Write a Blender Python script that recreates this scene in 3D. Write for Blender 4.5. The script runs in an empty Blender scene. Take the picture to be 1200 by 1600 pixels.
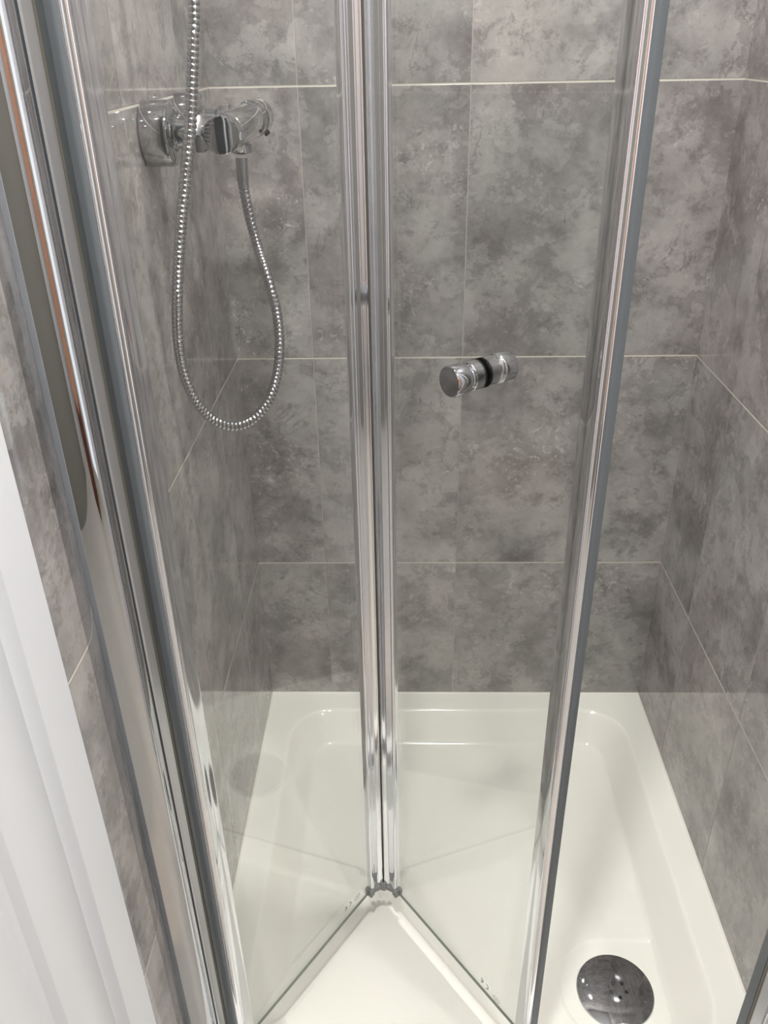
import bpy, bmesh, math
from mathutils import Vector, Matrix

scene = bpy.context.scene
C = scene.collection
PI = math.pi

# ------------------------------------------------------------------ camera
FPX = 1310.79                       # focal length in pixels of the 1200x1600 frame
CAM = Vector((0.27971, -1.34212, 1.18853))
R_ = Vector((0.9996612, 0.02087323, -0.0155497))
U_ = Vector((0.00331826, 0.49033441, 0.87152806))
F_ = Vector((-0.02581616, 0.87128438, -0.49009903))
cd = bpy.data.cameras.new('camera')
cam = bpy.data.objects.new('camera', cd)
C.objects.link(cam)
cam.matrix_world = Matrix(((R_.x, U_.x, -F_.x, CAM.x), (R_.y, U_.y, -F_.y, CAM.y), (R_.z, U_.z, -F_.z, CAM.z), (0, 0, 0, 1)))
cd.sensor_fit = 'VERTICAL'
cd.sensor_height = 24.0
cd.lens = FPX / 1600 * 24.0
cd.clip_start = 0.01
scene.camera = cam

# ------------------------------------------------------------------ light
scene.view_settings.view_transform = 'Standard'
scene.view_settings.look = 'None'
scene.view_settings.gamma = 1
scene.view_settings.exposure = 1.22
try: scene.cycles.max_bounces = 14; scene.cycles.transparent_max_bounces = 24; scene.cycles.glossy_bounces = 8; scene.cycles.sample_clamp_indirect = 6
except Exception: pass
w = bpy.data.worlds.new('world'); scene.world = w; w.use_nodes = True
w.node_tree.nodes['Background'].inputs[0].default_value = (0.8, 0.85, 0.9, 1)
w.node_tree.nodes['Background'].inputs[1].default_value = 0.25

def area(name, loc, size, power, col=(1, 1, 1), shape='DISK', rot=(0, 0, 0), spread=PI):
    d = bpy.data.lights.new(name, 'AREA'); d.shape = shape
    if shape == 'RECTANGLE': d.size, d.size_y = size
    else: d.size = size
    d.energy = power; d.color = col; d.spread = spread
    o = bpy.data.objects.new(name, d); C.objects.link(o); o.location = loc; o.rotation_euler = rot
    return o
CEIL = 2.22
area('shower_downlight', (0.42, -0.46, CEIL - 0.015), 0.09, 6.3, (1.0, 0.985, 0.95))
area('room_downlight', (0.22, -1.12, CEIL - 0.015), 0.09, 7.4, (1.0, 0.99, 0.97))
area('room_downlight', (0.95, -1.15, CEIL - 0.015), 0.09, 3.6, (1.0, 0.99, 0.96))
area('room_downlight', (1.15, -2.05, CEIL - 0.015), 0.09, 5.5, (1.0, 0.99, 0.96))
area('hall_lamp', (-0.75, -1.20, 2.1), 0.3, 8.0, (1.0, 0.80, 0.62))
area('added_reflection_light', (1.735, -1.38, 1.00), (1.9, 0.40), 1.15, (0.80, 0.90, 1.0), 'RECTANGLE', (0, PI / 2, 0))  # unseen panel light, added for pale blue stripes in the chrome rails

# ------------------------------------------------------------------ materials
def lin(r, g, b):
    f = lambda c: (c / 255 / 12.92) if c / 255 <= 0.04045 else ((c / 255 + 0.055) / 1.055) ** 2.4
    return (f(r), f(g), f(b), 1)

def mat(name, col, rough=0.4, metal=0.0, coat=0.0, spec=0.5):
    m = bpy.data.materials.new(name); m.use_nodes = True
    b = m.node_tree.nodes['Principled BSDF']
    b.inputs['Base Color'].default_value = col
    b.inputs['Roughness'].default_value = rough
    b.inputs['Metallic'].default_value = metal
    b.inputs['Coat Weight'].default_value = coat
    b.inputs['Specular IOR Level'].default_value = spec
    return m

def nd(nt, typ, **kw):
    n = nt.nodes.new(typ)
    for k, v in kw.items():
        if k.startswith('i_'): n.inputs[int(k[2:])].default_value = v
        else: setattr(n, k, v)
    return n

def noise_var(m, scale, amt, rough_amt=0.0, bump=0.0):
    """a little procedural unevenness on a plain material"""
    nt = m.node_tree; b = nt.nodes['Principled BSDF']
    tc = nd(nt, 'ShaderNodeTexCoord'); n = nd(nt, 'ShaderNodeTexNoise'); n.inputs['Scale'].default_value = scale; n.inputs['Detail'].default_value = 5
    nt.links.new(tc.outputs['Object'], n.inputs['Vector'])
    base = b.inputs['Base Color'].default_value[:]
    mx = nd(nt, 'ShaderNodeMixRGB'); mx.inputs[1].default_value = tuple(c * (1 - amt) for c in base[:3]) + (1,); mx.inputs[2].default_value = tuple(min(1, c * (1 + amt)) for c in base[:3]) + (1,)
    nt.links.new(n.outputs['Fac'], mx.inputs[0]); nt.links.new(mx.outputs[0], b.inputs['Base Color'])
    if rough_amt:
        r0 = b.inputs['Roughness'].default_value
        mr = nd(nt, 'ShaderNodeMapRange'); mr.inputs[3].default_value = max(0, r0 - rough_amt); mr.inputs[4].default_value = r0 + rough_amt
        nt.links.new(n.outputs['Fac'], mr.inputs[0]); nt.links.new(mr.outputs[0], b.inputs['Roughness'])
    if bump:
        bp = nd(nt, 'ShaderNodeBump'); bp.inputs['Strength'].default_value = bump; bp.inputs['Distance'].default_value = 0.002
        nt.links.new(n.outputs['Fac'], bp.inputs['Height']); nt.links.new(bp.outputs[0], b.inputs['Normal'])
    return m

ROW0, ROWH, TW = 0.3231, 0.4051, 0.248
def tile_mat(name, axis, off, seed):
    m = bpy.data.materials.new(name); m.use_nodes = True; nt = m.node_tree; L = nt.links.new
    b = nt.nodes['Principled BSDF']
    def M(op, a, c=None, clamp=False):
        n = nd(nt, 'ShaderNodeMath', operation=op); n.use_clamp = clamp
        for i, v in enumerate((a, c)):
            if v is None: continue
            if isinstance(v, (int, float)): n.inputs[i].default_value = v
            else: L(v, n.inputs[i])
        return n.outputs[0]
    geo = nd(nt, 'ShaderNodeNewGeometry'); sp = nd(nt, 'ShaderNodeSeparateXYZ'); L(geo.outputs['Position'], sp.inputs[0])
    u = sp.outputs[0] if axis == 'x' else M('MULTIPLY', sp.outputs[1], -1.0)
    z = sp.outputs[2]
    tu = M('DIVIDE', M('SUBTRACT', u, off), TW); tz = M('DIVIDE', M('SUBTRACT', z, ROW0), ROWH)
    iu, iz = M('FLOOR', tu), M('FLOOR', tz)
    du = M('MULTIPLY', M('SUBTRACT', 0.5, M('ABSOLUTE', M('SUBTRACT', M('FRACT', tu), 0.5))), TW)   # distance to joints
    dz = M('MULTIPLY', M('SUBTRACT', 0.5, M('ABSOLUTE', M('SUBTRACT', M('FRACT', tz), 0.5))), ROWH)
    def edge(d, wd, soft): 
        mr = nd(nt, 'ShaderNodeMapRange'); mr.inputs[1].default_value = wd; mr.inputs[2].default_value = wd + soft; mr.inputs[3].default_value = 1; mr.inputs[4].default_value = 0
        L(d, mr.inputs[0]); return mr.outputs[0]
    gu, gz = edge(du, 0.0007, 0.0006), edge(dz, 0.0010, 0.0006)
    # per tile offset of the print
    cb = nd(nt, 'ShaderNodeCombineXYZ'); L(iu, cb.inputs[0]); L(iz, cb.inputs[1]); cb.inputs[2].default_value = seed
    wn = nd(nt, 'ShaderNodeTexWhiteNoise', noise_dimensions='3D'); L(cb.outputs[0], wn.inputs[0])
    sc = nd(nt, 'ShaderNodeVectorMath', operation='SCALE'); sc.inputs[3].default_value = 7.0; L(wn.outputs['Color'], sc.inputs[0])
    pc = nd(nt, 'ShaderNodeCombineXYZ'); L(u, pc.inputs[0]); L(z, pc.inputs[1]); pc.inputs[2].default_value = seed * 3.1
    ad = nd(nt, 'ShaderNodeVectorMath', operation='ADD'); L(sc.outputs[0], ad.inputs[0]); L(pc.outputs[0], ad.inputs[1]); V = ad.outputs[0]
    def noise(scale, det, rough, dist, vec=V):
        n = nd(nt, 'ShaderNodeTexNoise'); n.inputs['Scale'].default_value = scale; n.inputs['Detail'].default_value = det
        n.inputs['Roughness'].default_value = rough; n.inputs['Distortion'].default_value = dist; L(vec, n.inputs['Vector']); return n.outputs['Fac']
    def ramp(fac, pts):
        r = nd(nt, 'ShaderNodeValToRGB'); els = r.color_ramp.elements
        while len(els) < len(pts): els.new(0.5)
        for e, (p, c) in zip(els, pts): e.position = p; e.color = c
        L(fac, r.inputs[0]); return r.outputs[0]
    def mix(fac, a, c, typ='MIX'):
        n = nd(nt, 'ShaderNodeMixRGB', blend_type=typ)
        for i, v in ((0, fac), (1, a), (2, c)):
            if isinstance(v, (int, float, tuple)): n.inputs[i].default_value = v
            else: L(v, n.inputs[i])
        return n.outputs[0]
    n1 = noise(8.5, 12, 0.66, 0.12)
    col = ramp(n1, [(0.30, lin(*TD)), (0.43, lin(*TM1)), (0.53, lin(*TM2)), (0.70, lin(*TL))])
    col = mix(ramp(noise(6.5, 12, 0.68, 0.1), [(0.505, (0, 0, 0, 1)), (0.520, (0.42,) * 3 + (1,)), (0.60, (0.15,) * 3 + (1,))]), col, lin(*TD))   # clouds with one crisp edge
    col = mix(ramp(noise(9.5, 12, 0.70, 0.1), [(0.53, (0, 0, 0, 1)), (0.545, (0.35,) * 3 + (1,)), (0.64, (0.2,) * 3 + (1,))]), col, lin(*TL))
    n2 = noise(30, 10, 0.74, 0.15)
    col = mix(ramp(n2, [(0.36, (0.55,) * 3 + (1,)), (0.47, (0, 0, 0, 1))]), col, lin(*TD))            # small dark clouds
    n3 = noise(11, 12, 0.66, 0.5)                                                                      # thin wandering rims
    rim = M('SUBTRACT', 1.0, M('MULTIPLY', M('ABSOLUTE', M('SUBTRACT', n3, 0.44)), 60.0), True)
    gate = ramp(noise(9, 3, 0.5, 0.0), [(0.48, (0, 0, 0, 1)), (0.60, (0.5,) * 3 + (1,))])
    col = mix(M('MULTIPLY', rim, gate), col, lin(*TS))
    n4 = noise(85, 5, 0.75, 0.8); g4 = ramp(noise(10, 4, 0.6, 0.3), [(0.50, (0, 0, 0, 1)), (0.62, (0.75,) * 3 + (1,))])
    col = mix(M('MULTIPLY', ramp(n4, [(0.60, (0, 0, 0, 1)), (0.68, (1, 1, 1, 1))]), g4), col, lin(*TS))   # pits
    g5 = ramp(noise(8, 4, 0.6, 0.2), [(0.54, (0, 0, 0, 1)), (0.64, (0.6,) * 3 + (1,))])
    n5 = noise(95, 4, 0.7, 0.5)
    col = mix(M('MULTIPLY', ramp(n5, [(0.55, (0, 0, 0, 1)), (0.66, (1, 1, 1, 1))]), g5), col, lin(*TP))   # pale flecks
    tint = ramp(noise(4.0, 3, 0.5, 0.4), [(0.35, (0.98, 1.0, 0.99, 1)), (0.65, (1.025, 0.985, 0.985, 1))])
    col = mix(1.0, col, tint, 'MULTIPLY')
    vbr = nd(nt, 'ShaderNodeMapRange'); vbr.inputs[3].default_value = 0.95; vbr.inputs[4].default_value = 1.06; L(wn.outputs['Value'], vbr.inputs[0])
    vv = nd(nt, 'ShaderNodeCombineXYZ'); [L(vbr.outputs[0], vv.inputs[i]) for i in range(3)]
    col = mix(1.0, col, vv.outputs[0], 'MULTIPLY')
    col = mix(M('MULTIPLY', gu, 0.55), col, lin(176, 172, 160))
    col = mix(gz, col, lin(206, 202, 190))
    L(col, b.inputs['Base Color'])
    g = M('MAXIMUM', gu, gz)
    rr = nd(nt, 'ShaderNodeMapRange'); rr.inputs[3].default_value = 0.06; rr.inputs[4].default_value = 0.6; L(g, rr.inputs[0]); L(rr.outputs[0], b.inputs['Roughness'])
    b.inputs['Specular IOR Level'].default_value = 0.75
    hgt = M('SUBTRACT', M('MULTIPLY', noise(9, 2, 0.5, 0.0), 0.35), M('MULTIPLY', g, 1.0))
    bp = nd(nt, 'ShaderNodeBump'); bp.inputs['Strength'].default_value = 0.5; bp.inputs['Distance'].default_value = 0.0012
    L(hgt, bp.inputs['Height']); L(bp.outputs[0], b.inputs['Normal'])
    return m
TD, TM1, TM2, TL, TS, TP = (110, 106, 106), (143, 140, 139), (163, 160, 158), (182, 179, 176), (92, 86, 84), (208, 206, 202)

def glass_mat():
    m = bpy.data.materials.new('clear_glass'); m.use_nodes = True; nt = m.node_tree; nt.nodes.clear(); L = nt.links.new
    out = nd(nt, 'ShaderNodeOutputMaterial'); mx = nd(nt, 'ShaderNodeMixShader'); t = nd(nt, 'ShaderNodeBsdfTransparent'); g = nd(nt, 'ShaderNodeBsdfGlossy')
    t.inputs[0].default_value = (0.984, 0.991, 0.986, 1); g.inputs['Roughness'].default_value = 0.0
    fr = nd(nt, 'ShaderNodeFresnel'); geo = nd(nt, 'ShaderNodeNewGeometry'); mr = nd(nt, 'ShaderNodeMapRange')
    mr.inputs[3].default_value = 1.5; mr.inputs[4].default_value = 1 / 1.5
    L(geo.outputs['Backfacing'], mr.inputs[0]); L(mr.outputs[0], fr.inputs[0])
    L(fr.outputs[0], mx.inputs[0]); L(t.outputs[0], mx.inputs[1]); L(g.outputs[0], mx.inputs[2]); L(mx.outputs[0], out.inputs[0])
    return m
M_glass = glass_mat()
M_edge = mat('glass_cut_edge', lin(112, 120, 110), 0.25)
M_chrome = noise_var(mat('polished_chrome', (0.52, 0.53, 0.55, 1), 0.03, 1.0), 40, 0.03, 0.012)
M_bright = noise_var(mat('bright_anodised_rail', (0.84, 0.85, 0.88, 1), 0.07, 1.0), 30, 0.03, 0.02)
M_satin = noise_var(mat('grey_channel_metal', lin(206, 207, 210), 0.34, 0.8), 60, 0.04)
M_slate = noise_var(mat('slate_rubber', lin(98, 104, 108), 0.45), 80, 0.05)
M_rubber = noise_var(mat('dark_rubber', lin(52, 54, 54), 0.5), 80, 0.1)
M_taupe = noise_var(mat('taupe_hinge_gasket', lin(126, 121, 110), 0.35), 80, 0.05)
M_black = mat('black_gasket', lin(22, 24, 24), 0.35)
M_cap = noise_var(mat('grey_plastic_cap', lin(128, 129, 127), 0.4), 60, 0.06)
M_paint = noise_var(mat('white_gloss_paint', lin(218, 220, 224), 0.3), 35, 0.008)
M_hole = mat('dark_hole', lin(14, 14, 14), 0.6)
M_mark = mat('grey_etched_print', lin(96, 98, 94), 0.5)
M_seal = mat('white_sealant', lin(240, 238, 228), 0.35)
M_ceiling = noise_var(mat('white_ceiling_paint', lin(228, 229, 230), 0.8), 20, 0.02)
M_wallpaint = noise_var(mat('grey_wall_paint', lin(134, 132, 124), 0.7), 20, 0.02)
M_beige = noise_var(mat('beige_wall_paint', lin(202, 198, 188), 0.7), 20, 0.02)
M_orange = noise_var(mat('orange_brown_wood', lin(214, 158, 130), 0.45), 14, 0.12)
M_hall = noise_var(mat('peach_hall_wall_paint', lin(216, 148, 116), 0.8), 12, 0.05)
M_wood = noise_var(mat('dark_red_wood', lin(104, 52, 44), 0.4), 30, 0.3)
M_floor = noise_var(mat('light_grey_floor_tile', lin(176, 172, 164), 0.35), 20, 0.06)

def tray_mat():
    m = mat('white_acrylic', lin(236, 233, 219), 0.10, 0, 0.0)
    nt = m.node_tree; L = nt.links.new; b = nt.nodes['Principled BSDF']
    geo = nd(nt, 'ShaderNodeNewGeometry'); n = nd(nt, 'ShaderNodeTexNoise'); n.inputs['Scale'].default_value = 5; n.inputs['Detail'].default_value = 3
    L(geo.outputs['Position'], n.inputs['Vector'])
    mx = nd(nt, 'ShaderNodeMixRGB'); mx.inputs[1].default_value = lin(240, 240, 231); mx.inputs[2].default_value = lin(244, 243, 234); L(n.outputs['Fac'], mx.inputs[0]); L(mx.outputs[0], b.inputs['Base Color'])
    # fine anti-slip dimples moulded in the floor of the tray only
    sp = nd(nt, 'ShaderNodeSeparateXYZ'); L(geo.outputs['Position'], sp.inputs[0])
    fl = nd(nt, 'ShaderNodeMapRange'); fl.inputs[1].default_value = -0.0485; fl.inputs[2].default_value = -0.0495; L(sp.outputs[2], fl.inputs[0])
    vo = nd(nt, 'ShaderNodeTexVoronoi'); vo.inputs['Scale'].default_value = 260; vo.inputs['Randomness'].default_value = 0.0; L(geo.outputs['Position'], vo.inputs['Vector'])
    mu = nd(nt, 'ShaderNodeMath', operation='MULTIPLY'); L(vo.outputs['Distance'], mu.inputs[0]); L(fl.outputs[0], mu.inputs[1])
    bp = nd(nt, 'ShaderNodeBump'); bp.inputs['Strength'].default_value = 0.25; bp.inputs['Distance'].default_value = 0.0006
    L(mu.outputs[0], bp.inputs['Height']); L(bp.outputs[0], b.inputs['Normal'])
    return m
M_tray = tray_mat()

# ------------------------------------------------------------------ mesh helpers
def obj(name, bm, m, parent=None, sharp=35, mats=None):
    me = bpy.data.meshes.new(name); bmesh.ops.recalc_face_normals(bm, faces=bm.faces); bm.to_mesh(me); bm.free()
    for p in me.polygons: p.use_smooth = True
    me.set_sharp_from_angle(angle=math.radians(sharp))
    for mm in (mats or [m]): me.materials.append(mm)
    o = bpy.data.objects.new(name, me); C.objects.link(o)
    if parent: o.parent = parent
    return o
def thing(name, label, cat, group=None):
    o = bpy.data.objects.new(name, None); C.objects.link(o); o.empty_display_size = 0.05
    o['label'] = label; o['category'] = cat; o['kind'] = 'thing'
    if group: o['group'] = group
    return o
def struct(name, bm, m, mats=None):
    o = obj(name, bm, m, mats=mats); o['kind'] = 'structure'; return o

def box(bm, x0, x1, y0, y1, z0, z1, bev=0):
    vs = [bm.verts.new((x, y, z)) for z in (z0, z1) for y in (y0, y1) for x in (x0, x1)]
    fs = [bm.faces.new([vs[i] for i in q]) for q in ((0, 2, 3, 1), (4, 5, 7, 6), (0, 1, 5, 4), (2, 6, 7, 3), (0, 4, 6, 2), (1, 3, 7, 5))]
    if bev: bmesh.ops.bevel(bm, geom=list({e for f in fs for e in f.edges}), offset=bev, segments=2, affect='EDGES')
    return bm
def prism(bm, pts, z0, z1):
    """extrude a plan polygon [(x,y)] upward"""
    lo = [bm.verts.new((x, y, z0)) for x, y in pts]; hi = [bm.verts.new((x, y, z1)) for x, y in pts]
    n = len(pts)
    for i in range(n): bm.faces.new((lo[i], lo[(i + 1) % n], hi[(i + 1) % n], hi[i]))
    bm.faces.new(lo[::-1]); bm.faces.new(hi)
    return bm
def lathe(bm, prof, origin, axis, seg=48):
    """prof [(distance along axis, radius)] turned round axis"""
    a = Vector(axis).normalized(); t = Vector((0, 0, 1)) if abs(a.z) < 0.9 else Vector((1, 0, 0))
    e1 = a.cross(t).normalized(); e2 = a.cross(e1); o = Vector(origin); rings = []
    for s, r in prof:
        if r < 1e-6: rings.append([bm.verts.new(o + a * s)])
        else: rings.append([bm.verts.new(o + a * s + (e1 * math.cos(2 * PI * k / seg) + e2 * math.sin(2 * PI * k / seg)) * r) for k in range(seg)])
    for A, B in zip(rings, rings[1:]):
        for k in range(seg):
            k2 = (k + 1) % seg
            if len(A) == 1 and len(B) > 1: bm.faces.new((A[0], B[k], B[k2]))
            elif len(B) == 1 and len(A) > 1: bm.faces.new((A[k], B[0], A[k2]))
            elif len(A) > 1: bm.faces.new((A[k], B[k], B[k2], A[k2]))
    return bm
def sweep(bm, pts, rad, seg=12):
    """tube along points, rad(i) radius; parallel-transport frame"""
    T = [(pts[min(i + 1, len(pts) - 1)] - pts[max(i - 1, 0)]).normalized() for i in range(len(pts))]
    n = T[0].orthogonal().normalized(); rings = []
    for i, p in enumerate(pts):
        n = (n - T[i] * n.dot(T[i])).normalized(); b2 = T[i].cross(n); r = rad(i)
        rings.append([bm.verts.new(p + (n * math.cos(2 * PI * k / seg) + b2 * math.sin(2 * PI * k / seg)) * r) for k in range(seg)])
    for A, B in zip(rings, rings[1:]):
        for k in range(seg): bm.faces.new((A[k], A[(k + 1) % seg], B[(k + 1) % seg], B[k]))
    bm.faces.new(rings[0][::-1]); bm.faces.new(rings[-1])
    return bm
def catmull(P, step):
    out = []; P = [P[0] * 2 - P[1]] + P + [P[-1] * 2 - P[-2]]
    for i in range(1, len(P) - 2):
        a, b, c, d = P[i - 1:i + 3]
        for k in range(30):
            t = k / 30
            out.append(0.5 * ((2 * b) + (c - a) * t + (2 * a - 5 * b + 4 * c - d) * t * t + (3 * b - a - 3 * c + d) * t ** 3))
    out.append(P[-2])
    res = [out[0]]; acc = 0.0
    for p, q in zip(out, out[1:]):
        L = (q - p).length; 
        while acc + L >= step and L > 1e-9:
            p = p + (q - p) * ((step - acc) / L); res.append(p); L = (q - p).length; acc = 0.0
        acc += L
    return res
BM = bmesh.new

# ------------------------------------------------------------------ the room
W = 0.76; FL = -0.09; YB = -2.5; XR = 1.75; DE = -1.27
struct('wall_back', box(BM(), -0.1, W + 0.1, 0, 0.1, FL, CEIL), tile_mat('back_wall_tile', 'x', 0.1269, 1.0))
bm = BM(); box(bm, -0.1, 0, -1.036, 0, FL, CEIL); struct('wall_left', bm, tile_mat('left_wall_tile', 'y', 0.176, 2.0))
bm = BM(); box(bm, W, W + 0.1, -0.82, 0, FL, CEIL); struct('wall_right', bm, tile_mat('right_wall_tile', 'y', 0.176, 5.0))
bm = BM(); box(bm, -0.1, 0, YB, DE, FL, CEIL); box(bm, -0.1, 0, DE, -1.036, 1.93, CEIL); struct('wall_doorway', bm, M_paint)
bm = BM(); box(bm, -0.1, XR + .1, YB - 0.1, YB, FL, CEIL); struct('wall_front', bm, M_wallpaint)
bm = BM(); box(bm, XR, XR + 0.1, YB, -0.72, FL, CEIL); box(bm, W + 0.1, XR + .1, -0.82, -0.72, FL, CEIL); struct('wall_side', bm, M_beige)
bm = BM(); box(bm, 1.28, 1.72, YB, YB + 0.04, FL, 1.95, 0.004); struct('added_white_panel', bm, M_paint)  # unseen white slab, added so the left fold rail mirrors something bright
struct('added_white_board', box(BM(), 0.745, 0.762, -0.96, -0.805, FL, 2.03, 0.003), M_paint)  # out-of-view white board, added to be mirrored in the hinge rail
struct('added_reflection_column', box(BM(), 1.44, 1.70, -2.06, -1.82, 0.26, CEIL, 0.004), M_orange)  # unseen column, added only for the orange stripe mirrored in the jamb cover
struct('added_reflection_base', box(BM(), 1.435, 1.705, -2.065, -1.815, FL, 0.26, 0.004), M_wood)  # its unseen base, added for the dark red lower end of that reflection
struct('floor', box(BM(), 0, XR, YB, 0.0, FL - 0.05, FL), M_floor)
struct('ceiling', box(BM(), -0.1, XR + .1, YB - .1, 0.1, CEIL, CEIL + 0.05), M_ceiling)
bm = BM(); box(bm, -1.3, -0.1, -2.2, -0.7, FL - 0.05, FL); box(bm, -0.1, 0.0, DE, -1.036, FL - 0.05, FL); struct('floor_hall', bm, M_wood)
bm = BM(); box(bm, -1.4, -1.3, -2.3, -0.6, FL, CEIL); box(bm, -1.3, -0.1, -0.7, -0.6, FL, CEIL); box(bm, -1.3, -0.1, -2.3, -2.2, FL, CEIL); struct('wall_hall', bm, M_hall)
struct('ceiling_hall', box(BM(), -1.4, -0.1, -2.3, -0.6, CEIL, CEIL + 0.05), M_ceiling)

# white moulded architrave round the doorway in the left wall
prof = [(0, -0.845), (0.0165, -0.845), (0.018, -0.8465), (0.018, -0.890), (0.0176, -0.8925), (0.0150, -0.8935), (0.0090, -0.8945), (0.0060, -0.897), (0.0050, -0.901),
        (0.0060, -0.905), (0.0100, -0.9085), (0.0150, -0.9110), (0.0170, -0.914), (0.0172, -0.970), (0.0160, -0.9735), (0.0128, -0.9755), (0.0085, -0.9775), (0.0065, -0.982), (0.0062, -0.988),
        (0.0080, -0.9915), (0.0105, -0.993), (0.0118, -0.996), (0.0118, -1.034), (0.0100, -1.036), (0, -1.036)]
bm = prism(BM(), prof, FL, 1.97)
prism(bm, [(x, DE - 1.036 - y) for x, y in prof][::-1], FL, 1.97)
box(bm, -0.1, -0.001, -1.050, -1.036, FL, 1.93); box(bm, -0.1, -0.001, DE, DE + 0.014, FL, 1.93)
box(bm, 0.0, 0.017, DE - 0.18, -0.86, 1.93, 2.03)
struct('trim_doorway', bm, M_paint)

# ------------------------------------------------------------------ shower tray
tray = thing('shower_tray', 'glossy white acrylic shower tray with a sunken basin, set between the tiled walls', 'shower tray')
TY0, TY1 = -0.80, 0.0
def rr_sdf(x, y, x0, x1, y0, y1, r):
    cx, cy, hx, hy = (x0 + x1) / 2, (y0 + y1) / 2, (x1 - x0) / 2 - r, (y1 - y0) / 2 - r
    dx, dy = abs(x - cx) - hx, abs(y - cy) - hy
    return math.hypot(max(dx, 0), max(dy, 0)) + min(max(dx, dy), 0) - r      # <0 inside
DR = (0.589, -0.596); DRR = 0.0565; RIM = 0.0
def ss(t): t = min(1, max(0, t)); return t * t * (3 - 2 * t)
def tray_z(x, y):
    d = -rr_sdf(x, y, 0.047, 0.715, -0.716, -0.045, 0.085)      # depth inside the basin's upper edge
    D = 0.0505
    t = d / 0.056
    if t <= 0: z = 0.0
    elif t >= 1: z = -D
    else:
        lo, hi = 0.16, 0.80                                      # rounded lip, straight slope, tight fillet
        slope = 1 / (1 - lo / 2 - (1 - hi) / 2)
        if t < lo: f = slope * t * t / (2 * lo)
        elif t < hi: f = slope * (t - lo / 2)
        else: f = 1 - slope * (1 - t) ** 2 / (2 * (1 - hi))
        z = -D * f
    # faint raised pad edge round the waste
    e = math.hypot(x - DR[0], y - DR[1]) - 0.083
    if x > DR[0]: e = min(e, max(abs(y - DR[1]) - 0.083, -(1)))
    z2 = -D - 0.0018 * ss((0.0 - e) / 0.0035)
    if t > 0.88: z = z + (z2 + D) * ss((t - 0.88) / 0.1)
    # gentle fall towards the waste
    return z
bm = BM(); NX, NY = 380, 400; grid = []
for j in range(NY + 1):
    y = TY0 + (TY1 - TY0) * j / NY
    grid.append([bm.verts.new((W * i / NX, y, tray_z(W * i / NX, y))) for i in range(NX + 1)])
for j in range(NY):
    for i in range(NX): bm.faces.new((grid[j][i], grid[j][i + 1], grid[j + 1][i + 1], grid[j + 1][i]))
per = [grid[0][i] for i in range(NX + 1)] + [grid[j][NX] for j in range(1, NY + 1)] + [grid[NY][i] for i in range(NX - 1, -1, -1)] + [grid[j][0] for j in range(NY - 1, 0, -1)]
low = [bm.verts.new((v.co.x, v.co.y, FL)) for v in per]
for i in range(len(per)): k = (i + 1) % len(per); bm.faces.new((per[i], low[i], low[k], per[k]))
bm.faces.new(low)
obj('basin', bm, M_tray, tray, 50)
b = 0.0028
bm = BM()
def bead(bm, p, q, nx, ny):
    p, q = Vector(p), Vector(q); a = []
    for P_ in (p, q): a.append([bm.verts.new(P_ + Vector((nx * s, ny * s, h))) for s, h in ((0, 0), (b, 0), (b * 0.45, b * 0.45), (0, b))])
    for k in range(4): bm.faces.new((a[0][k], a[0][(k + 1) % 4], a[1][(k + 1) % 4], a[1][k]))
    bm.faces.new(a[0]); bm.faces.new(a[1][::-1])
bead(bm, (0, 0, 0), (W, 0, 0), 0, -1); bead(bm, (0, -0.69, 0), (0, 0, 0), 1, 0); bead(bm, (W, 0, 0), (W, -0.69, 0), -1, 0)
so = obj('sealant_bead', bm, M_seal, tray)
# waste cover: shallow chrome dome with five holes
zf = -0.0521
bm = BM(); lathe(bm, [(0, DRR - 0.002), (0.0016, DRR), (0.0030, DRR - 0.0008), (0.0042, DRR - 0.006), (0.0058, DRR * 0.75), (0.0072, DRR * 0.5), (0.0080, DRR * 0.25), (0.0082, 0)], (DR[0], DR[1], zf), (0, 0, 1), 96)
dc = obj('drain_cover', bm, M_chrome); dc['kind'] = 'thing'; dc['category'] = 'drain cover'; dc['label'] = 'round domed chrome drain cover with five small holes, on the white tray floor'
for k in range(5):
    a = 0.95 + k * 2 * PI / 5
    hx, hy = DR[0] + 0.004 + 0.0115 * math.cos(a), DR[1] - 0.002 + 0.0115 * math.sin(a)
    bm = BM(); lathe(bm, [(0, 0.0027), (0.0006, 0.0027), (0.0007, 0.0022), (0.0003, 0.0016), (0.0002, 0)], (hx, hy, zf + 0.0078), (0, 0, 1), 16)
    obj('drain_hole', bm, M_hole, dc)

# ------------------------------------------------------------------ fixed door frame
frame = thing('shower_enclosure', 'fixed chrome side profiles of the shower enclosure, running up both tiled side walls', 'shower enclosure')
HT = 1.90
def mirror(pts): return [(W - x, y) for x, y in pts][::-1]
outer = [(0.0, -0.6890), (0.0, -0.763)]
arc = []
for k in range(13):                                             # big convex outer cover from the wall to the front
    t = k / 12 * PI / 2
    arc.append((0.0400 * math.sin(t) ** 0.95 if k else 0.0, -0.7385 - 0.0245 * math.cos(t) ** 0.9 if k < 12 else -0.7385))
cover = arc + [(0.0375, -0.7365), (0.0, -0.7365)]
chan = [(0.0, -0.7365), (0.0375, -0.7365), (0.0375, -0.7345), (0.0400, -0.7335), (0.0400, -0.7150), (0.0, -0.7150)]
gask = [(0.0, -0.7150), (0.0335, -0.7150), (0.0335, -0.7142), (0.0392, -0.7140), (0.0396, -0.7128), (0.0392, -0.7117), (0.0335, -0.7115), (0.0335, -0.7108), (0.0394, -0.7106), (0.0400, -0.7092), (0.0394, -0.7082), (0.0335, -0.7080), (0.0335, -0.7075), (0.0, -0.7075)]
strip = [(0.0, -0.7075), (0.0385, -0.7075), (0.0405, -0.7062), (0.0405, -0.6898), (0.0395, -0.6890), (0.0, -0.6890)]
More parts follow.
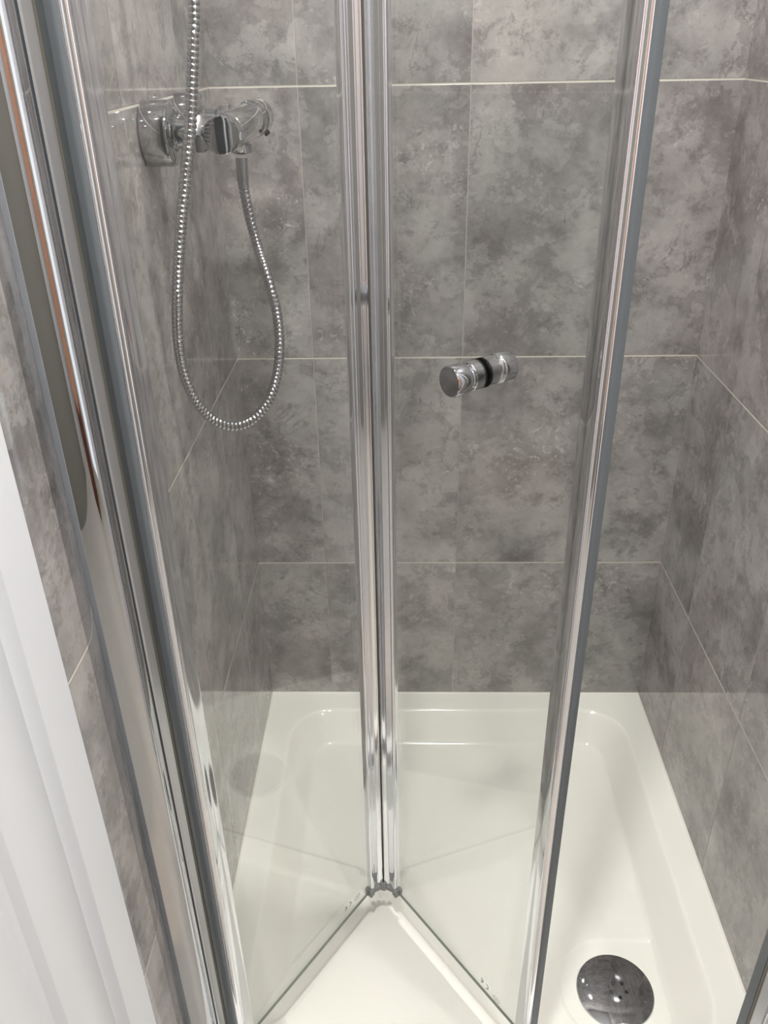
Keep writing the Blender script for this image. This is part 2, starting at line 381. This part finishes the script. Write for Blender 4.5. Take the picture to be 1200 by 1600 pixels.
for side in (0, 1):
    f = mirror if side else (lambda p: p)
    nm = 'right' if side else 'left'
    c = obj('jamb_cover', prism(BM(), f(cover), 0.0015, HT), M_chrome, frame, 40)
    obj('wall_channel', prism(BM(), f(chan), 0.0015, HT), M_satin, frame)
    obj('jamb_gasket', prism(BM(), f(gask), 0.0015, HT), M_taupe, frame, 50)
    obj('sealing_strip', prism(BM(), f(strip), 0.0015, HT), M_slate, frame)
obj('top_rail', box(BM(), 0.03, W - 0.03, -0.745, -0.690, HT, HT + 0.045, 0.004), M_bright, frame)
obj('bottom_sill', box(BM(), 0.040, W - 0.040, -0.752, -0.719, 0.0008, 0.010, 0.002), M_bright, frame)

# ------------------------------------------------------------------ folding door
door = thing('folding_shower_screen', 'clear glass bifold shower door folded inward at its middle, with chrome rails', 'shower door')
ZB, ZT = 0.020, 1.87
def pane_frame(F, H):
    F, H = Vector(F), Vector(H); u = (H - F).normalized(); n = Vector((-u.y, u.x))
    if n.dot(Vector((CAM.x, CAM.y)) - F) < 0: n = -n
    return F, u, n
def rail_prof(bl, hk):      # flat lip along the glass, then a raised ridge with a rounded tip; bl = width of the lip
    return [(-0.0005, 0.0026), (0.0002, 0.0038), (0.0015, 0.0043), (0.5 * bl, 0.0041), (bl, 0.0044), (bl + 0.0015, 0.0050), (bl + 0.0033, 0.0050 + 0.30 * hk), (bl + 0.0052, 0.0050 + 0.63 * hk),
            (bl + 0.0068, 0.0050 + 0.88 * hk), (bl + 0.0078, 0.0050 + hk), (bl + 0.0085, 0.0050 + 0.93 * hk), (bl + 0.0090, 0.0050 + 0.6 * hk), (bl + 0.0092, 0.0040), (bl + 0.0092, -0.0055), (bl + 0.0086, -0.0060), (0.0015, -0.0056), (0.0002, -0.0050), (-0.0005, -0.0028)]
outer_prof = [(-0.0005, 0.0030), (0.0002, 0.0046), (0.0015, 0.0050), (0.0080, 0.0047), (0.0145, 0.0052), (0.0160, 0.0058), (0.0170, 0.0074), (0.0185, 0.0090), (0.0205, 0.0099),
              (0.0225, 0.0097), (0.0242, 0.0085), (0.0255, 0.0066), (0.0262, 0.0044), (0.0262, -0.0058), (0.0256, -0.0064), (0.0015, -0.0062), (0.0002, -0.0055), (-0.0005, -0.0030)]
seal_prof = [(0.0262, 0.0044), (0.0280, 0.0040), (0.0290, 0.0030), (0.0294, 0.0020), (0.0294, -0.0050), (0.0286, -0.0058), (0.0262, -0.0058)]
def pane(F, H, s_hinge, has_seal_far):
    F, u, n = pane_frame(F, H)
    P = lambda s, k: tuple(F + u * s + n * k)
    t = 0.0019
    bm = prism(BM(), [P(-0.006, -t), P(s_hinge + 0.006, -t), P(s_hinge + 0.006, t), P(-0.006, t)], ZB, ZT)
    g = obj('glass_panel', bm, M_glass, door, mats=[M_glass, M_edge])
    for p in g.data.polygons:
        nn = Vector((p.normal.x, p.normal.y))
        if abs(nn.dot(n)) < 0.5: p.material_index = 1
    r1 = obj('edge_rail', prism(BM(), [P(-a, k) for a, k in rail_prof(0.0135, 0.0044)], ZB - 0.002, ZT + 0.002), M_bright, g, 40)
    r2 = obj('edge_rail', prism(BM(), [P(s_hinge + a, k) for a, k in outer_prof], ZB - 0.002, ZT + 0.002), M_bright, g, 40)
    sl = obj('rail_seal', prism(BM(), [P(s_hinge + a, k) for a, k in seal_prof], ZB - 0.002, ZT + 0.002), M_slate, g); sl['label'] = 'slate grey sealing strip'
    return g, F, u, n
FLp, FRp = (0.2214, -0.4831), (0.2645, -0.4831)
gL, LF, Lu, Ln = pane(FLp, (0.0600, -0.7140), 0.2640, False)
gR, RF, Ru, Rn = pane(FRp, (0.4340, -0.7000), 0.2645, True)
# soft gasket that joins the two rails at the fold
tipL = LF - Lu * 0.0220 + Ln * 0.003; tipR = RF - Ru * 0.0220 + Rn * 0.003
bm = prism(BM(), [(tipL.x + 0.0005, tipL.y - 0.003), ((tipL.x + tipR.x) / 2, tipL.y + 0.0005), (tipR.x - 0.0005, tipR.y - 0.003), (tipR.x + 0.001, tipR.y + 0.006), (tipL.x - 0.001, tipL.y + 0.006)], ZB, ZT)
hg = obj('hinge_gasket', bm, M_taupe, door, 50); hg['label'] = 'taupe hinge gasket between the two middle rails'
for s in (-1, 1):
    x = (tipL.x + tipR.x) / 2 + s * 0.0044
    obj('gasket_rib', prism(BM(), [(x - 0.0009, tipL.y - 0.005), (x + 0.0009, tipL.y - 0.005), (x + 0.0009, tipL.y + 0.001), (x - 0.0009, tipL.y + 0.001)], ZB, ZT), M_rubber, hg)
# star shaped plastic pivot cap under the fold
cx, cy = (FLp[0] + FRp[0]) / 2, -0.4700
bm = BM()
lathe(bm, [(-0.004, 0), (-0.004, 0.0045), (-0.003, 0.0062), (0.010, 0.0068), (0.012, 0.0055), (0.012, 0.0030), (0.009, 0.0025), (0.009, 0)], (cx, cy, ZB - 0.006), (0, 0, 1), 32)
for ex, ey in ((FLp[0] + 0.001, -0.4815), (FRp[0] - 0.001, -0.4815), (FLp[0] + 0.007, -0.4520), (FRp[0] - 0.007, -0.4520), (cx - 0.005, -0.4490), (cx + 0.005, -0.4490)):
    d = Vector((ex - cx, ey - cy)); q = Vector((-d.y, d.x)).normalized() * 0.0036; c0 = Vector((cx, cy)); e = c0 + d
    prism(bm, [tuple(c0 - q), tuple(e - q * 0.8), tuple(e + q * 0.8), tuple(c0 + q)], ZB - 0.006, ZB + 0.001)
for F, u, n in ((LF, Lu, Ln), (RF, Ru, Rn)):
    q = [F + u * a + n * k for a, k in ((0.004, 0.0066), (0.004, -0.0066), (-0.005, -0.0072), (-0.005, 0.0060))]
    prism(bm, [tuple(v) for v in q], ZB - 0.008, ZB + 0.004)
pc = obj('pivot_cap', bm, M_cap, door, 45); pc['label'] = 'grey plastic pivot cap at the foot of the fold'

# door knob through the right pane
KS, KZ = 0.1375, 0.9150
kc = RF + Ru * KS; kc = Vector((kc.x, kc.y, KZ)); kn = Vector((Rn.x, Rn.y, 0))
def knob(sign):
    bm = BM(); p = [(0.0044, 0), (0.0044, 0.0135), (0.0050, 0.0142), (0.0145, 0.0142), (0.0152, 0.0136), (0.0156, 0.0120), (0.0172, 0.0116), (0.0185, 0.0122), (0.0200, 0.0140),
                    (0.0212, 0.0148), (0.0225, 0.0150), (0.0355, 0.0150), (0.0368, 0.0145), (0.0374, 0.0136), (0.0374, 0)]
    return obj('door_knob', lathe(bm, p, kc, kn * sign, 64), M_chrome, gR, 25)
knob(1); knob(-1)
for s in (1, -1):
    kg = obj('knob_gasket', lathe(BM(), [(0.0030, 0), (0.0030, 0.0143), (0.0046, 0.0143), (0.0046, 0)], kc, kn * s, 48), M_black, gR); kg['label'] = 'black rubber ring'

# etched safety marks low on each pane
def stroke(bm, pts, F, u, n, wd=0.0005):
    P = [(F + u * a, z) for a, z in pts]
    for (a, za), (c, zc) in zip(P, P[1:]):
        A, B_ = Vector((a.x, a.y, za)), Vector((c.x, c.y, zc)); d = (B_ - A).normalized(); N = Vector((n.x, n.y, 0)); q = d.cross(N).normalized() * wd / 2
        A = A + N * 0.0020; B_ = B_ + N * 0.0020
        lo = [bm.verts.new(v) for v in (A - q, B_ - q, B_ + q, A + q)]; hi = [bm.verts.new(v.co + N * 0.0001) for v in lo]
        bm.faces.new(lo); bm.faces.new(hi)
        for k in range(4): bm.faces.new((lo[k], lo[(k + 1) % 4], hi[(k + 1) % 4], hi[k]))
def mark(F, u, n, aE, aC, aO, zE, zC, zO, par):
    sgn = 1 if aC > aE else -1          # from the room the marks read from the back, so C and E are mirrored
    bm = BM(); r = 0.0046
    stroke(bm, [(aC - sgn * r * 0.35 + sgn * r * math.cos(t), zC + r * math.sin(t)) for t in [(-1.45 + 2.9 * k / 10) for k in range(11)]], F, u, n, 0.0013)
    stroke(bm, [(aE - sgn * r * 0.35 + sgn * r * math.cos(t), zE + r * math.sin(t)) for t in [(-1.45 + 2.9 * k / 10) for k in range(11)]], F, u, n, 0.0013)
    stroke(bm, [(aE - sgn * r * 0.3, zE), (aE + sgn * r * 0.6, zE)], F, u, n, 0.0013)
    o = 0.0060
    stroke(bm, [(aO + o * 1.05 * math.cos(2 * PI * k / 24), zO + o * 0.75 * math.sin(2 * PI * k / 24)) for k in range(25)], F, u, n, 0.0006)
    stroke(bm, [(aO - 0.0025, zO + 0.0012), (aO - 0.0008, zO - 0.0012), (aO + 0.0008, zO + 0.0012), (aO + 0.0025, zO - 0.0012)], F, u, n, 0.0006)
    m_ = obj('safety_mark', bm, M_mark, par); m_['label'] = 'small grey etched safety mark seen from behind'
mark(RF, Ru, Rn, 0.196, 0.2065, 0.226, 0.0425, 0.0405, 0.0365, gR)
mark(LF, Lu, Ln, 0.0625, 0.0520, 0.0340, 0.0480, 0.0480, 0.0450, gL)

# ------------------------------------------------------------------ shower valve on the left wall
valve = thing('shower_valve', 'chrome bar shower valve with round end knob mounted on the left tiled wall', 'shower valve')
VX, VZ = 0.087, 1.104
Y0, Y1 = -0.385, -0.130
for y in (-0.355, -0.205):
    fl = obj('wall_flange', lathe(BM(), [(0.001, 0.0), (0.001, 0.0325), (0.003, 0.0335), (0.0265, 0.0332), (0.0295, 0.0325), (0.0315, 0.0300), (0.0325, 0.024), (0.0328, 0.0)], (0, y, VZ), (1, 0, 0), 72), M_chrome, valve, 30)
    obj('inlet_pipe', lathe(BM(), [(0.030, 0), (0.030, 0.0175), (0.034, 0.0185), (0.036, 0.0150), (0.048, 0.0135), (0.050, 0.0160), (0.052, 0.0178), (0.064, 0.0178), (0.066, 0.0160), (0.082, 0.015), (0.082, 0)], (0, y, VZ), (1, 0, 0), 40), M_chrome, valve, 30)
    obj('inlet_nut', lathe(BM(), [(0.054, 0), (0.054, 0.0200), (0.0555, 0.0212), (0.0635, 0.0212), (0.065, 0.0200), (0.065, 0)], (0, y, VZ), (1, 0, 0), 6), M_chrome, valve, 20)
obj('valve_body', lathe(BM(), [(0.024, 0), (0.024, 0.0165), (0.028, 0.0200), (0.170, 0.0205), (0.174, 0.0200), (0.174, 0)], (VX, Y0, VZ), (0, 1, 0), 64), M_chrome, valve, 30)
k1 = obj('flow_knob', lathe(BM(), [(-0.0005, 0), (0, 0.0150), (0.0004, 0.0180), (0.0012, 0.0190), (0.0024, 0.0194), (0.0225, 0.0196), (0.0235, 0.0180), (0.0235, 0)], (VX, Y0, VZ), (0, 1, 0), 72), M_chrome, valve, 25)
bm = box(BM(), -0.004, 0.004, -0.010, 0.010, 0, 0.006, 0.0018)
bmesh.ops.transform(bm, matrix=Matrix.Translation((VX + 0.017, Y0 + 0.012, VZ - 0.001)) @ Matrix.Rotation(PI / 2, 4, 'Y'), verts=bm.verts)
obj('knob_stop', bm, M_chrome, k1)
k2 = obj('temperature_knob', lathe(BM(), [(0.178, 0), (0.178, 0.0188), (0.180, 0.0205), (0.205, 0.0212), (0.2065, 0.0222), (0.248, 0.0222), (0.254, 0.0210), (0.257, 0.016), (0.257, 0)], (VX, Y0, VZ), (0, 1, 0), 72), M_chrome, valve, 25)
bm = BM(); lathe(bm, [(0, 0), (0, 0.0040), (0.003, 0.0040), (0.004, 0.003), (0.004, 0)], (VX + 0.013, Y0 + 0.235, VZ - 0.0175), (0.6, 0, -0.8), 20)
obj('safety_button', bm, M_rubber, k2)
OY = -0.267
ho = obj('hose_outlet', lathe(BM(), [(-0.006, 0), (-0.006, 0.0105), (0.004, 0.0105), (0.005, 0.0125), (0.013, 0.0125), (0.014, 0.0100), (0.016, 0)], (VX, OY, VZ - 0.016), (0.0, 0, -1), 32), M_chrome, valve, 30)
ck = obj('outlet_stop', lathe(BM(), [(0, 0), (0, 0.0062), (0.009, 0.0062), (0.010, 0.0052), (0.010, 0)], (VX, OY - 0.008, VZ - 0.022), (0.15, -1, 0.1), 24), M_bright, valve, 30)

# ------------------------------------------------------------------ shower hose
pts = [Vector(p) for p in (
    (0.0856, -0.2670, 1.0694),
    (0.0848, -0.2670, 1.0414),
    (0.0878, -0.2670, 1.0082),
    (0.0946, -0.2670, 0.9699),
    (0.1103, -0.3050, 0.9393),
    (0.1195, -0.3100, 0.8970),
    (0.1215, -0.3200, 0.8549),
    (0.1158, -0.3300, 0.8162),
    (0.1032, -0.3450, 0.7874),
    (0.0835, -0.3600, 0.7701),
    (0.0616, -0.3750, 0.7689),
    (0.0409, -0.3850, 0.7828),
    (0.0259, -0.3950, 0.8106),
    (0.0178, -0.4000, 0.8468),
    (0.0176, -0.4050, 0.8875),
    (0.0232, -0.4100, 0.9299),
    (0.0314, -0.4100, 0.9795),
    (0.0412, -0.4100, 1.0265),
    (0.0524, -0.4120, 1.0714),
    (0.0624, -0.4140, 1.1140),
    (0.0691, -0.4120, 1.1543),
    (0.0749, -0.4100, 1.1930),
    (0.0782, -0.4050, 1.2276))]
pts += [pts[-1] + Vector((0.002, 0.01, 0.14)), pts[-1] + Vector((0.004, 0.02, 0.40)), pts[-1] + Vector((0.004, 0.02, 0.68))]
path = catmull(pts, 0.0009)
PITCH = 0.0054
hose = thing('shower_hose', 'ribbed chrome shower hose hanging in a long loop from the valve', 'shower hose')
hose.location = (0, 0, 0)
obj('ribbed_hose', sweep(BM(), path[34:], lambda i: 0.0054 + 0.0011 * (abs(math.sin(PI * i * 0.0009 / PITCH)) ** 0.45), 14), M_chrome, hose, 60)
bm = BM(); sweep(bm, path[:40], lambda i: 0.0072 if i < 28 else 0.0069 if i < 32 else 0.0064, 28)
obj('hose_ferrule', bm, M_chrome, hose, 40)
